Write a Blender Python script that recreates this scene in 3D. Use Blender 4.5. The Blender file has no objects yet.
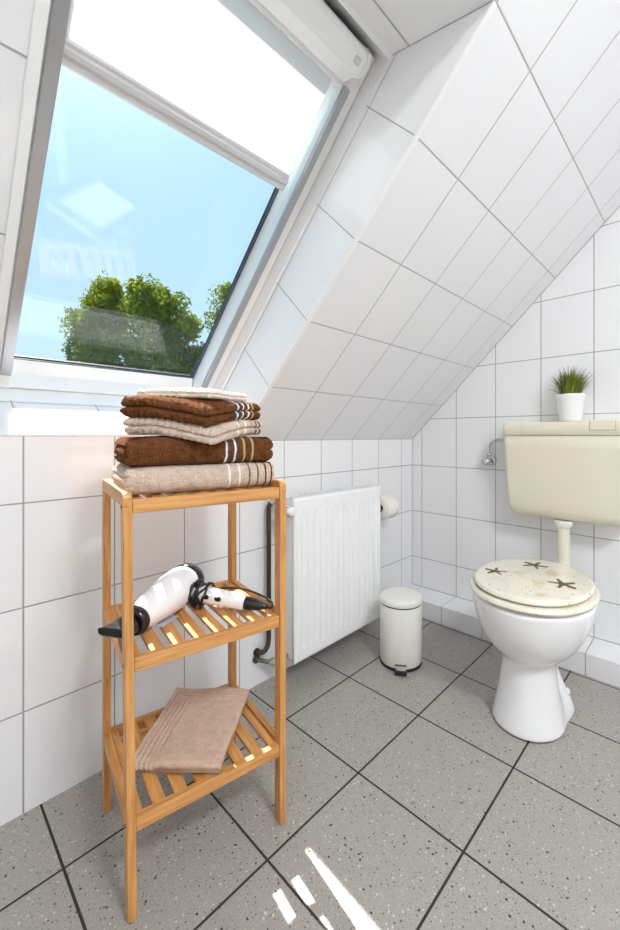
import bpy, bmesh, math, random
from math import sin, cos, pi, radians, sqrt
from mathutils import Vector, Matrix, noise

scn = bpy.context.scene
COL = scn.collection
random.seed(7)

# ------------------------------------------------------------------ materials
def new_mat(name):
    m = bpy.data.materials.new(name); m.use_nodes = True
    nt = m.node_tree; nt.nodes.clear()
    out = nt.nodes.new('ShaderNodeOutputMaterial')
    b = nt.nodes.new('ShaderNodeBsdfPrincipled')
    nt.links.new(b.outputs[0], out.inputs[0])
    return m, nt, b, out

def plain(name, col, rough=.5, metal=0., coat=0., spec=.5, bump=0., bscale=200., trans=0.):
    m, nt, b, out = new_mat(name)
    b.inputs['Base Color'].default_value = (*col, 1)
    b.inputs['Roughness'].default_value = rough
    b.inputs['Metallic'].default_value = metal
    b.inputs['Coat Weight'].default_value = coat
    b.inputs['Coat Roughness'].default_value = .05
    b.inputs['Specular IOR Level'].default_value = spec
    if bump:
        n = nt.nodes.new('ShaderNodeTexNoise'); n.inputs['Scale'].default_value = bscale
        n.inputs['Detail'].default_value = 3
        tc = nt.nodes.new('ShaderNodeTexCoord'); nt.links.new(tc.outputs['Object'], n.inputs['Vector'])
        bp = nt.nodes.new('ShaderNodeBump'); bp.inputs['Strength'].default_value = bump
        bp.inputs['Distance'].default_value = .001
        nt.links.new(n.outputs['Fac'], bp.inputs['Height']); nt.links.new(bp.outputs[0], b.inputs['Normal'])
    return m

def M(nt, op, a, b=None, c=None):
    n = nt.nodes.new('ShaderNodeMath'); n.operation = op
    for i, v in enumerate((a, b, c)):
        if v is None: continue
        if isinstance(v, (int, float)): n.inputs[i].default_value = v
        else: nt.links.new(v, n.inputs[i])
    return n.outputs[0]

def mixc(nt, f, a, b):
    n = nt.nodes.new('ShaderNodeMix'); n.data_type = 'RGBA'
    for s, v in ((n.inputs[0], f), (n.inputs[6], a), (n.inputs[7], b)):
        if isinstance(v, (int, float)): s.default_value = v
        elif isinstance(v, tuple): s.default_value = (*v, 1)
        else: nt.links.new(v, s)
    return n.outputs[2]

def dotp(nt, P, ax):
    n = nt.nodes.new('ShaderNodeVectorMath'); n.operation = 'DOT_PRODUCT'
    nt.links.new(P, n.inputs[0]); n.inputs[1].default_value = ax
    return n.outputs['Value']

def grid_mask(nt, P, lines, gw):
    """lines: (axis vector, offset, step) -> 0..1 mask that is 1 in the joint"""
    mask = None; cells = []
    for ax, off, step in lines:
        v = M(nt, 'DIVIDE', M(nt, 'SUBTRACT', dotp(nt, P, ax), off), step)
        fl = M(nt, 'FLOOR', M(nt, 'ADD', v, .5)); cells.append(M(nt, 'FLOOR', v))
        d = M(nt, 'MULTIPLY', M(nt, 'ABSOLUTE', M(nt, 'SUBTRACT', v, fl)), step)
        mr = nt.nodes.new('ShaderNodeMapRange'); nt.links.new(d, mr.inputs[0])
        mr.inputs[1].default_value = gw*.5; mr.inputs[2].default_value = gw*.5+.0009
        mr.inputs[3].default_value = 1; mr.inputs[4].default_value = 0
        mask = mr.outputs[0] if mask is None else M(nt, 'MAXIMUM', mask, mr.outputs[0])
    return mask, cells

def single_mask(nt, P, ax, off, gw):
    d = M(nt, 'ABSOLUTE', M(nt, 'SUBTRACT', dotp(nt, P, ax), off))
    mr = nt.nodes.new('ShaderNodeMapRange'); nt.links.new(d, mr.inputs[0])
    mr.inputs[1].default_value = gw*.5; mr.inputs[2].default_value = gw*.5+.0009
    mr.inputs[3].default_value = 1; mr.inputs[4].default_value = 0
    return mr.outputs[0]

def tile_mat(name, lines, singles=(), gw=.0026, col=(.80, .80, .81), grout=(.33, .33, .33), rough=.09, flat=False):
    m, nt, b, out = new_mat(name)
    tc = nt.nodes.new('ShaderNodeTexCoord'); P = tc.outputs['Object']
    mask, cells = grid_mask(nt, P, lines, gw) if lines else (None, [])
    for ax, off in singles:
        s = single_mask(nt, P, ax, off, gw)
        mask = s if mask is None else M(nt, 'MAXIMUM', mask, s)
    nz = nt.nodes.new('ShaderNodeTexNoise'); nt.links.new(P, nz.inputs['Vector'])
    nz.inputs['Scale'].default_value = 5; nz.inputs['Detail'].default_value = 2
    nt.links.new(mixc(nt, mask, col, grout), b.inputs['Base Color'])
    nt.links.new(M(nt, 'ADD', M(nt, 'MULTIPLY', mask, .7), rough), b.inputs['Roughness'])
    bp = nt.nodes.new('ShaderNodeBump'); bp.inputs['Distance'].default_value = .0012; bp.inputs['Strength'].default_value = .6
    h = M(nt, 'ADD', M(nt, 'SUBTRACT', 1., mask), M(nt, 'MULTIPLY', nz.outputs['Fac'], .1 if flat else .6))
    nt.links.new(h, bp.inputs['Height']); nt.links.new(bp.outputs[0], b.inputs['Normal'])
    return m

X_, Y_, Z_ = (1, 0, 0), (0, 1, 0), (0, 0, 1)
TH = radians(44.03); HK = .886
UP = Vector((0, -cos(TH), sin(TH))); OUT = Vector((0, sin(TH), cos(TH))); ORG = Vector((0, 0, HK))
KOX, KOY, ROW = -.1037, -.0619, .743
def sp(u, t, w=0.): return ORG + Vector((u, 0, 0)) + UP*t + OUT*w
up_off = UP.dot(ORG)

STX = .1992
MT_knee = tile_mat('knee wall tiles', [(X_, KOX, STX), (Z_, ROW, .25)], [(X_, 0), (Z_, HK+.001)])
MT_back = tile_mat('back wall tiles', [(Y_, KOY, .2), (Z_, ROW, .25)], [(Y_, 0), (Z_, .0875), (tuple(OUT), OUT.dot(ORG))])
MT_slope = tile_mat('sloped ceiling tiles', [(X_, KOX, STX), (tuple(UP), up_off, .25)], [(X_, 0)], gw=.0026, grout=(.40, .40, .40))
MT_revside = tile_mat('side reveal tiles', [(tuple(UP), up_off, .25)], [(tuple(OUT), OUT.dot(ORG)+.193)], gw=.0022, grout=(.40,.40,.40))
MT_revsill = tile_mat('sill tiles', [(X_, KOX, STX)], [(Y_, .1655)], rough=.06)
MT_revtop = tile_mat('top reveal tiles', [(Y_, -.7035, .2), (X_, KOX-.08, .6)], [(X_, -1.1085)], gw=.0035, grout=(.40,.40,.40))
MT_ledge = tile_mat('ledge tiles', [(Y_, KOY-.0005, .2)], col=(.78, .78, .79))
MT_room = tile_mat('room tiles', [(X_, KOX, STX), (Z_, ROW, .25)])
WHITE = plain('white plastic', (.82, .82, .81), .28)
WHITEM = plain('white matt paint', (.82, .82, .81), .6)
CEILM = plain('white ceiling paint', (.85, .85, .85), .8)

def floor_mat():
    m, nt, b, out = new_mat('grey speckled floor tiles')
    tc = nt.nodes.new('ShaderNodeTexCoord'); P = tc.outputs['Object']
    mask, cells = grid_mask(nt, P, [(X_, -.466, .2994), (Y_, -.2145, .2994)], .0042)
    base = (.335, .312, .285)
    nz = nt.nodes.new('ShaderNodeTexNoise'); nt.links.new(P, nz.inputs['Vector']); nz.inputs['Scale'].default_value = 260
    nz.inputs['Detail'].default_value = 4
    c = mixc(nt, nz.outputs['Fac'], (.285, .265, .242), (.385, .362, .335))
    def specks(scale, thr, prob, colour, c, seed):
        v = nt.nodes.new('ShaderNodeTexVoronoi'); v.inputs['Scale'].default_value = scale
        mp = nt.nodes.new('ShaderNodeMapping'); mp.inputs['Location'].default_value = (seed, seed*.7, 0)
        mp.inputs['Rotation'].default_value = (0, 0, seed)
        nt.links.new(P, mp.inputs['Vector']); nt.links.new(mp.outputs[0], v.inputs['Vector'])
        sep = nt.nodes.new('ShaderNodeSeparateColor'); nt.links.new(v.outputs['Color'], sep.inputs[0])
        a = M(nt, 'LESS_THAN', v.outputs['Distance'], thr)
        a = M(nt, 'MULTIPLY', a, M(nt, 'LESS_THAN', sep.outputs[0], prob))
        return mixc(nt, a, c, colour)
    c = specks(330, .34, .22, (.50, .47, .42), c, 1.3)
    c = specks(120, .26, .16, (.58, .53, .45), c, 2.1)
    c = specks(150, .25, .20, (.10, .085, .08), c, 3.7)
    c = specks(75, .19, .22, (.035, .03, .03), c, 5.2)
    c = specks(260, .3, .2, (.17, .15, .14), c, 4.4)
    nt.links.new(mixc(nt, mask, c, (.028, .02, .014)), b.inputs['Base Color'])
    nt.links.new(M(nt, 'ADD', M(nt, 'MULTIPLY', mask, .4), .38), b.inputs['Roughness'])
    bp = nt.nodes.new('ShaderNodeBump'); bp.inputs['Distance'].default_value = .0015; bp.inputs['Strength'].default_value = .6
    nt.links.new(M(nt, 'SUBTRACT', 1., mask), bp.inputs['Height']); nt.links.new(bp.outputs[0], b.inputs['Normal'])
    return m
MT_floor = floor_mat()

def wood_mat(name, axis):
    m, nt, b, out = new_mat(name)
    tc = nt.nodes.new('ShaderNodeTexCoord')
    mp = nt.nodes.new('ShaderNodeMapping'); sc = [90, 90, 90]; sc[axis] = 5
    mp.inputs['Scale'].default_value = sc
    nt.links.new(tc.outputs['Object'], mp.inputs['Vector'])
    nz = nt.nodes.new('ShaderNodeTexNoise'); nt.links.new(mp.outputs[0], nz.inputs['Vector'])
    nz.inputs['Scale'].default_value = 1.6; nz.inputs['Detail'].default_value = 5; nz.inputs['Distortion'].default_value = .3
    cr = nt.nodes.new('ShaderNodeValToRGB'); nt.links.new(nz.outputs['Fac'], cr.inputs[0])
    e = cr.color_ramp.elements
    e[0].position = .3; e[0].color = (.40, .165, .040, 1); e[1].position = .68; e[1].color = (.64, .33, .115, 1)
    x = cr.color_ramp.elements.new(.5); x.color = (.56, .265, .08, 1)
    # bamboo nodes
    mp2 = nt.nodes.new('ShaderNodeMapping'); s2 = [40, 40, 40]; s2[axis] = 9; mp2.inputs['Scale'].default_value = s2
    nt.links.new(tc.outputs['Object'], mp2.inputs['Vector'])
    v = nt.nodes.new('ShaderNodeTexVoronoi'); v.inputs['Scale'].default_value = 1
    nt.links.new(mp2.outputs[0], v.inputs['Vector'])
    k = M(nt, 'LESS_THAN', v.outputs['Distance'], .11)
    nt.links.new(mixc(nt, M(nt, 'MULTIPLY', k, .45), cr.outputs[0], (.30, .11, .03)), b.inputs['Base Color'])
    b.inputs['Roughness'].default_value = .42
    bp = nt.nodes.new('ShaderNodeBump'); bp.inputs['Distance'].default_value = .0004; bp.inputs['Strength'].default_value = .3
    nt.links.new(nz.outputs['Fac'], bp.inputs['Height']); nt.links.new(bp.outputs[0], b.inputs['Normal'])
    return m
WOODX, WOODY, WOODZ = (wood_mat('bamboo grain '+n, i) for i, n in enumerate('xyz'))

def terry_mat(name, base, tip, bands=(), axis=0):
    """bands: (position, half width, colour) along the local x axis"""
    m, nt, b, out = new_mat(name)
    tc = nt.nodes.new('ShaderNodeTexCoord'); P = tc.outputs['Object']
    nz = nt.nodes.new('ShaderNodeTexNoise'); nt.links.new(P, nz.inputs['Vector'])
    nz.inputs['Scale'].default_value = 420; nz.inputs['Detail'].default_value = 3
    n2 = nt.nodes.new('ShaderNodeTexNoise'); nt.links.new(P, n2.inputs['Vector']); n2.inputs['Scale'].default_value = 60
    f = M(nt, 'MULTIPLY', M(nt, 'ADD', nz.outputs['Fac'], M(nt, 'MULTIPLY', n2.outputs['Fac'], .5)), .67)
    cr = nt.nodes.new('ShaderNodeMapRange'); nt.links.new(f, cr.inputs[0]); cr.inputs[1].default_value = .34; cr.inputs[2].default_value = .66
    c = mixc(nt, cr.outputs[0], base, tip)
    sep = nt.nodes.new('ShaderNodeSeparateXYZ'); nt.links.new(P, sep.inputs[0])
    wob = M(nt, 'MULTIPLY', M(nt, 'SUBTRACT', n2.outputs['Fac'], .5), .004)
    xx = M(nt, 'ADD', sep.outputs[axis], wob)
    for pos, hw, colr in bands:
        k = M(nt, 'LESS_THAN', M(nt, 'ABSOLUTE', M(nt, 'SUBTRACT', xx, pos)), hw)
        c = mixc(nt, k, c, colr)
    nt.links.new(c, b.inputs['Base Color'])
    b.inputs['Roughness'].default_value = .95; b.inputs['Specular IOR Level'].default_value = .1
    b.inputs['Sheen Weight'].default_value = .35; b.inputs['Sheen Roughness'].default_value = .5
    b.inputs['Sheen Tint'].default_value = (*tip, 1)
    bp = nt.nodes.new('ShaderNodeBump'); bp.inputs['Distance'].default_value = .003; bp.inputs['Strength'].default_value = .8
    nt.links.new(nz.outputs['Fac'], bp.inputs['Height']); nt.links.new(bp.outputs[0], b.inputs['Normal'])
    return m

def glass_mat():
    m = bpy.data.materials.new('window glass'); m.use_nodes = True; nt = m.node_tree; nt.nodes.clear()
    out = nt.nodes.new('ShaderNodeOutputMaterial'); tr = nt.nodes.new('ShaderNodeBsdfTransparent')
    tr.inputs[0].default_value = (.97, .99, 1, 1)
    gl = nt.nodes.new('ShaderNodeBsdfGlossy'); gl.inputs['Roughness'].default_value = 0
    g = nt.nodes.new('ShaderNodeNewGeometry')
    d = nt.nodes.new('ShaderNodeVectorMath'); d.operation = 'DOT_PRODUCT'
    nt.links.new(g.outputs['Incoming'], d.inputs[0]); nt.links.new(g.outputs['Normal'], d.inputs[1])
    c = M(nt, 'SUBTRACT', 1., M(nt, 'ABSOLUTE', d.outputs['Value']))
    f = M(nt, 'ADD', .035, M(nt, 'MULTIPLY', M(nt, 'POWER', c, 5.), .9))
    mx = nt.nodes.new('ShaderNodeMixShader'); nt.links.new(f, mx.inputs[0])
    nt.links.new(tr.outputs[0], mx.inputs[1]); nt.links.new(gl.outputs[0], mx.inputs[2]); nt.links.new(mx.outputs[0], out.inputs[0])
    return m
GLASS = glass_mat()

def cloth_mat():
    m = bpy.data.materials.new('white blind cloth'); m.use_nodes = True; nt = m.node_tree; nt.nodes.clear()
    out = nt.nodes.new('ShaderNodeOutputMaterial'); df = nt.nodes.new('ShaderNodeBsdfDiffuse'); df.inputs[0].default_value = (.85, .85, .85, 1)
    tl = nt.nodes.new('ShaderNodeBsdfTranslucent'); tl.inputs[0].default_value = (.85, .86, .87, 1)
    mx = nt.nodes.new('ShaderNodeMixShader'); mx.inputs[0].default_value = .5
    nt.links.new(df.outputs[0], mx.inputs[1]); nt.links.new(tl.outputs[0], mx.inputs[2]); nt.links.new(mx.outputs[0], out.inputs[0])
    return m
CLOTH = cloth_mat()

def leaf_mat(name, c1, c2):
    m = bpy.data.materials.new(name); m.use_nodes = True; nt = m.node_tree; nt.nodes.clear()
    out = nt.nodes.new('ShaderNodeOutputMaterial')
    tc = nt.nodes.new('ShaderNodeTexCoord'); nz = nt.nodes.new('ShaderNodeTexNoise'); nt.links.new(tc.outputs['Object'], nz.inputs['Vector'])
    nz.inputs['Scale'].default_value = 3; nz.inputs['Detail'].default_value = 4
    c = mixc(nt, nz.outputs['Fac'], c1, c2)
    df = nt.nodes.new('ShaderNodeBsdfDiffuse'); tl = nt.nodes.new('ShaderNodeBsdfTranslucent')
    nt.links.new(c, df.inputs[0]); nt.links.new(mixc(nt, .35, c, (.5, .6, .03)), tl.inputs[0])
    mx = nt.nodes.new('ShaderNodeMixShader'); mx.inputs[0].default_value = .3
    nt.links.new(df.outputs[0], mx.inputs[1]); nt.links.new(tl.outputs[0], mx.inputs[2]); nt.links.new(mx.outputs[0], out.inputs[0])
    return m

# ------------------------------------------------------------------ mesh helpers
class MB:
    def __init__(s): s.v = []; s.f = []; s.sm = []
    def add(s, verts, faces, smooth=False, mtx=None):
        n = len(s.v)
        for p in verts:
            p = Vector(p); s.v.append(tuple(mtx @ p if mtx else p))
        for f in faces: s.f.append(tuple(i+n for i in f)); s.sm.append(smooth)
        return s
    def box(s, lo, hi, mtx=None):
        (a, b, c), (d, e, f) = lo, hi
        V = [(a,b,c),(d,b,c),(d,e,c),(a,e,c),(a,b,f),(d,b,f),(d,e,f),(a,e,f)]
        return s.add(V, [(0,3,2,1),(4,5,6,7),(0,1,5,4),(1,2,6,5),(2,3,7,6),(3,0,4,7)], False, mtx)
    def loft(s, rings, cap0=True, cap1=True, smooth=True, closed=True, mtx=None):
        n = len(rings[0]); V = [p for r in rings for p in r]; F = []
        m = n if closed else n-1
        for i in range(len(rings)-1):
            for j in range(m):
                k = (j+1) % n
                F.append((i*n+j, i*n+k, (i+1)*n+k, (i+1)*n+j))
        b0 = len(s.f)
        s.add(V, F, smooth, mtx)
        base = len(s.v)-len(V)
        if cap0: s.f.append(tuple(base+j for j in reversed(range(n)))); s.sm.append(False)
        if cap1: s.f.append(tuple(base+(len(rings)-1)*n+j for j in range(n))); s.sm.append(False)
        return s
    def lathe(s, prof, seg=40, mtx=None, cap0=True, cap1=True):
        rings = [[(r*cos(2*pi*k/seg), r*sin(2*pi*k/seg), z) for k in range(seg)] for r, z in prof]
        return s.loft(rings, cap0, cap1, True, True, mtx)
    def tube(s, pts, r, seg=10, cap=True):
        pts = [Vector(p) for p in pts]; rr = r if isinstance(r, (list, tuple)) else [r]*len(pts)
        rings = []; t0 = (pts[1]-pts[0]).normalized()
        a = t0.orthogonal().normalized()
        for i, p in enumerate(pts):
            t = (pts[min(i+1, len(pts)-1)]-pts[max(i-1, 0)]).normalized()
            a = (a - t*a.dot(t)).normalized(); b = t.cross(a)
            rings.append([p+(a*cos(2*pi*k/seg)+b*sin(2*pi*k/seg))*rr[i] for k in range(seg)])
        return s.loft(rings, cap, cap)
    def build(s, name, mat, parent=None, loc=None, rotz=0, bevel=0, bseg=2, label=None, cat=None, group=None, kind=None, mtx=None, autosm=None):
        me = bpy.data.meshes.new(name); me.from_pydata(s.v, [], s.f)
        for p, q in zip(me.polygons, s.sm): p.use_smooth = q
        bm = bmesh.new(); bm.from_mesh(me); bmesh.ops.recalc_face_normals(bm, faces=bm.faces); bm.to_mesh(me); bm.free()
        for x in (mat if isinstance(mat, (list, tuple)) else [mat]): me.materials.append(x)
        o = bpy.data.objects.new(name, me); COL.objects.link(o)
        if parent: o.parent = parent
        if loc is not None: o.location = loc
        if rotz: o.rotation_euler.z = rotz
        if mtx is not None: o.matrix_world = mtx
        if bevel:
            b = o.modifiers.new('bevel', 'BEVEL'); b.width = bevel; b.segments = bseg; b.limit_method = 'ANGLE'; b.angle_limit = radians(35)
            b.harden_normals = False
        for k, v in (('label', label), ('category', cat), ('group', group), ('kind', kind)):
            if v: o[k] = v
        return o

def thing(name, label, cat, loc=(0, 0, 0), rotz=0, group=None):
    o = bpy.data.objects.new(name, None); COL.objects.link(o); o.location = loc; o.rotation_euler.z = rotz
    o.empty_display_size = .05
    o['label'] = label; o['category'] = cat
    if group: o['group'] = group
    return o

def superell(cx, cy, a, b, z, n=2., seg=48):
    r = []
    for k in range(seg):
        t = 2*pi*k/seg; c, s_ = cos(t), sin(t)
        r.append((cx+a*math.copysign(abs(c)**(2/n), c), cy+b*math.copysign(abs(s_)**(2/n), s_), z))
    return r

def quad(name, pts, mat, label=None):
    m = MB(); m.add(pts, [(0, 1, 2, 3)]); return m.build(name, mat, kind='structure')

# ------------------------------------------------------------------ room shell
XL, YF, ZC = -2.9, -2.9, 2.30
TW = (ZC-HK)/sin(TH)            # slope length up to the flat ceiling
YS = -TW*cos(TH)
RX0, RX1, RT1 = -1.762, -1.108, 1.249   # recess opening on the slope

m = MB(); m.box((XL, YF, -.08), (0, 0, 0)); m.build('floor', MT_floor, kind='structure')
m = MB(); m.box((XL, 0, -.08), (0, .10, HK)); m.build('wall_left', MT_knee, kind='structure')
# gable wall with its sloping top edge
m = MB(); prof = [(0, 0), (0, HK), (YS, ZC), (YF, ZC), (YF, 0)]
m.loft([[(0, y, z) for y, z in prof], [(.12, y, z) for y, z in prof]], smooth=False); m.build('wall_back', MT_back, kind='structure')
m = MB(); m.loft([[(XL-.12, y, z) for y, z in prof], [(XL, y, z) for y, z in prof]], smooth=False); m.build('wall_front', MT_room, kind='structure')
m = MB(); m.box((XL, YF-.1, 0), (0, YF, ZC)); m.build('wall_right', MT_room, kind='structure')
# sloped ceiling: four tiled fields round the window recess, 4 cm thick
m = MB()
W0 = .04
def slab(u0, u1, t0, t1, w0=0., w1=W0, mb=None):
    mb.add([sp(u0,t0,w0), sp(u1,t0,w0), sp(u1,t1,w0), sp(u0,t1,w0), sp(u0,t0,w1), sp(u1,t0,w1), sp(u1,t1,w1), sp(u0,t1,w1)],
           [(0,3,2,1),(4,5,6,7),(0,1,5,4),(1,2,6,5),(2,3,7,6),(3,0,4,7)])
slab(XL, RX0-.012, 0, TW, mb=m); slab(RX1+.012, 0, 0, TW, mb=m); slab(RX0-.012, RX1+.012, RT1, TW, mb=m)
m.build('ceiling', MT_slope, kind='structure')
m = MB(); m.box((XL, YF, ZC), (0, YS, ZC+.08)); m.build('ceiling', CEILM, kind='structure')

# recess linings (window reveal)
WD = .204
TB = -.047; TT = 1.108
def lining(name, pts, off, mat):
    o = Vector(off); v = [Vector(p) for p in pts]; m = MB()
    m.add(v+[p+o for p in v], [(0,1,2,3),(7,6,5,4),(0,1,5,4),(1,2,6,5),(2,3,7,6),(3,0,4,7)])
    return m.build(name, mat, kind='structure')
lining('trim_1', [sp(RX1,0,0), sp(RX1,TB,WD), sp(RX1,TT,WD), sp(RX1,RT1,0)], (.0118,0,0), MT_revside)
lining('trim_2', [sp(RX0,0,0), sp(RX0,TB,WD), sp(RX0,TT,WD), sp(RX0,RT1,0)], (-.0118,0,0), MT_revside)
SILLZ = .907
lining('trim_3', [Vector((RX0,0,SILLZ)), Vector((RX1,0,SILLZ)), sp(RX1,TB,WD), sp(RX0,TB,WD)], Vector((0, .0, -.03)), MT_revsill)
m = MB(); m.box((RX0, -.0006, HK-.0125), (RX1, -.0001, SILLZ-.0035)); m.build('trim_7', MT_room, kind='structure')
lining('trim_4', [sp(RX0,RT1-.0005,0), sp(RX1,RT1-.0005,0), sp(RX1,TT,WD), sp(RX0,TT,WD)], OUT*.05+UP*.0, MT_revtop)
# white tile bead round the recess edge and along the sill
m = MB()
slab(RX1-.001, RX1+.0125, .0, RT1, -.0015, .004, m); slab(RX0-.014, RX0+.001, .0, RT1, -.0035, .004, m)
m.build('trim_5', WHITE, kind='structure', bevel=.0015)
m = MB(); m.box((RX0, -.0025, SILLZ-.004), (RX1, .003, SILLZ+.002)); m.build('trim_6', plain('sill bead plastic', (.70,.70,.70), .3), kind='structure', bevel=.001)
# tiled ledge along the foot of the gable wall
m = MB(); m.box((-.155, YF, 0), (0, 0, .087)); m.build('baseboard_back', MT_ledge, kind='structure', bevel=.002)

# ------------------------------------------------------------------ roof window
WF = Matrix(((1, UP.x, OUT.x, ORG.x), (0, UP.y, OUT.y, ORG.y), (0, UP.z, OUT.z, ORG.z), (0, 0, 0, 1)))
win = thing('window_1', 'white framed roof window in the sloped tiled ceiling', 'window'); win['kind'] = 'structure'
def ring(mb, ox0, ox1, ot0, ot1, ix0, ix1, it0, it1, w0, w1, wi0=None):
    """rectangular frame; wi0 = depth of the inner edge at the room side (bevelled when deeper)"""
    wi0 = w0 if wi0 is None else wi0
    O = [(ox0,ot0),(ox1,ot0),(ox1,ot1),(ox0,ot1)]; I = [(ix0,it0),(ix1,it0),(ix1,it1),(ix0,it1)]
    V = [(x,t,w0) for x,t in O]+[(x,t,wi0) for x,t in I]+[(x,t,w1) for x,t in I]+[(x,t,w1) for x,t in O]
    F = []
    for k in range(4):
        j = (k+1) % 4
        F += [(k,j,4+j,4+k),(4+k,4+j,8+j,8+k),(8+k,8+j,12+j,12+k),(12+k,12+j,j,k)]
    mb.add(V, F)
m = MB(); ring(m, -1.80, -1.07, -.12, 1.15, RX0+.0005, RX1-.0035, TB+.0005, TT-.010, WD-.0005, .345)
m.build('window_frame', WHITE, win, bevel=.001).matrix_local = WF
GX0, GX1, GT0, GT1 = -1.687, -1.1575, .0020, .985
m = MB()
def bar(a_, b_, c_, d_): # quadrilateral prism helper for the sash members, given front and back outlines
    m.add(a_+b_, [(0,1,2,3),(4,7,6,5),(0,4,5,1),(1,5,6,2),(2,6,7,3),(3,7,4,0)])
SO0, SO1, SB, ST = RX0+.003, -1.1142, -.0385, 1.088
# right and left stiles
m.loft([[(x, t, w) for x, w in ((-1.1625,.250),(SO1,.250),(SO1,.322),(-1.1565,.322))] for t in (SB-.004, ST)], smooth=False)
m.loft([[(x, t, w) for x, w in ((SO0,.250),(-1.698,.250),(-1.688,.322),(SO0,.322))] for t in (SB-.004, ST)], smooth=False)
# head and sill members (the lower one slopes outwards)
m.loft([[(x, t, w) for t, w in ((1.000,.2503),(ST,.2503),(ST,.322),(.984,.322))] for x in (-1.70, -1.160)], smooth=False)
m.loft([[(x, t, w) for t, w in ((SB,.2503),(-.0275,.298),(.0030,.322),(SB-.02,.322),(SB-.003,.2503))] for x in (-1.70, -1.160)], smooth=False)
m.build('sash', WHITE, win).matrix_local = WF
m = MB(); m.loft([[(x, t, w) for t, w in ((SB-.0035,.2500),(SB+.0005,.2495),(-.0280,.2975),(-.034,.2980))] for x in (-1.7585, -1.1145)], smooth=False)
m.build('lower_bead', WHITE, win).matrix_local = WF
SEAL = plain('dark rubber seal', (.012, .014, .02), .4)
m = MB(); ring(m, GX0-.012, GX1+.012, GT0-.012, GT1+.01, GX0+.002, GX1-.012, GT0+.0035, GT1-.010, .3222, .3250)
m.build('seal', SEAL, win).matrix_local = WF
m = MB(); ring(m, GX0, GX1-.002, GT0+.001, GT1, GX0+.001, GX1-.0095, GT0+.0022, GT1-.008, .3215, .3221)
m.build('spacer_bar', plain('blue grey spacer', (.10, .14, .22), .25, metal=.4), win).matrix_local = WF
m = MB(); m.box((GX0-.010, GT0-.008, .3255), (GX1+.010, GT1+.008, .340)); m.build('window_pane', GLASS, win).matrix_local = WF
m = MB(); ring(m, -1.80, -1.07, -.12, 1.15, GX0-.003, GX1+.004, GT0-.006, GT1, .3455, .352)
m.build('outer_flashing', plain('grey aluminium cladding', (.12, .12, .12), .4, metal=.3), win).matrix_local = WF

# ------------------------------------------------------------------ blind
ALU = plain('satin aluminium', (.42, .42, .43), .38, metal=.75)
ALUL = plain('light grey aluminium', (.70, .70, .70), .33, metal=.35)
bl = thing('roller_blind', 'white roller blind with aluminium rails half drawn over the roof window', 'blind')
def lp(o): o.matrix_local = WF; return o
m = MB()
prof = [(1.006,.2495),(1.008,.240),(1.024,.215),(1.028,.204),(1.036,.1975),(1.064,.1965),(1.076,.203),(1.082,.218),(1.084,.2495)]
m.loft([[(x, t, w) for t, w in prof] for x in (-1.742, -1.168)], smooth=False)
cas = lp(m.build('cassette', WHITE, bl, bevel=.003, bseg=3))
m = MB()
m.loft([[(x, t, w) for t, w in [(1.026,.2497),(1.026,.215),(1.030,.203),(1.038,.1945),(1.064,.1935),(1.079,.201),(1.0855,.218),(1.0865,.2497)]] for x in (-1.168, -1.159)], smooth=False)
lp(m.build('end_cap', plain('end cap plastic', (.80,.80,.79), .3), bl, bevel=.003, bseg=3))
m = MB(); m.box((-1.200, 1.043, .1950), (-1.183, 1.057, .1975))
lab = m.build('rating_plate', plain('grey printed plate', (.50,.50,.50), .4), cas, bevel=.0003); lab['label'] = 'small grey printed plate'
m = MB()
for k in range(3): m.box((-1.1980+.0050*k, 1.0455, .1944), (-1.1948+.0050*k, 1.0545, .1951))
m.build('lettering', plain('plate lettering', (.72,.72,.72), .4), cas)
for x0, x1 in ((-1.722, -1.6985), (-1.1622, -1.1435)):
    m = MB(); m.box((x0, .008, .2380), (x1, 1.004, .2496)); lp(m.build('guide_rail', ALU, bl, bevel=.002))
m = MB(); m.box((-1.6975, .765, .2640), (-1.186, .9995, .2648)); lp(m.build('blind_cloth', CLOTH, bl))
m = MB()
prof = [(.727,.2625),(.727,.2595),(.731,.2565),(.738,.2565),(.741,.2595),(.743,.2595),(.746,.2535),(.755,.2535),(.759,.2595),(.765,.2595),(.770,.2625),(.770,.2638),(.727,.2638)]
m.loft([[(x, t, w) for t, w in prof] for x in (-1.6973, -1.184)], smooth=False)
lp(m.build('bottom_bar', ALUL, bl, bevel=.0006))

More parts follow.
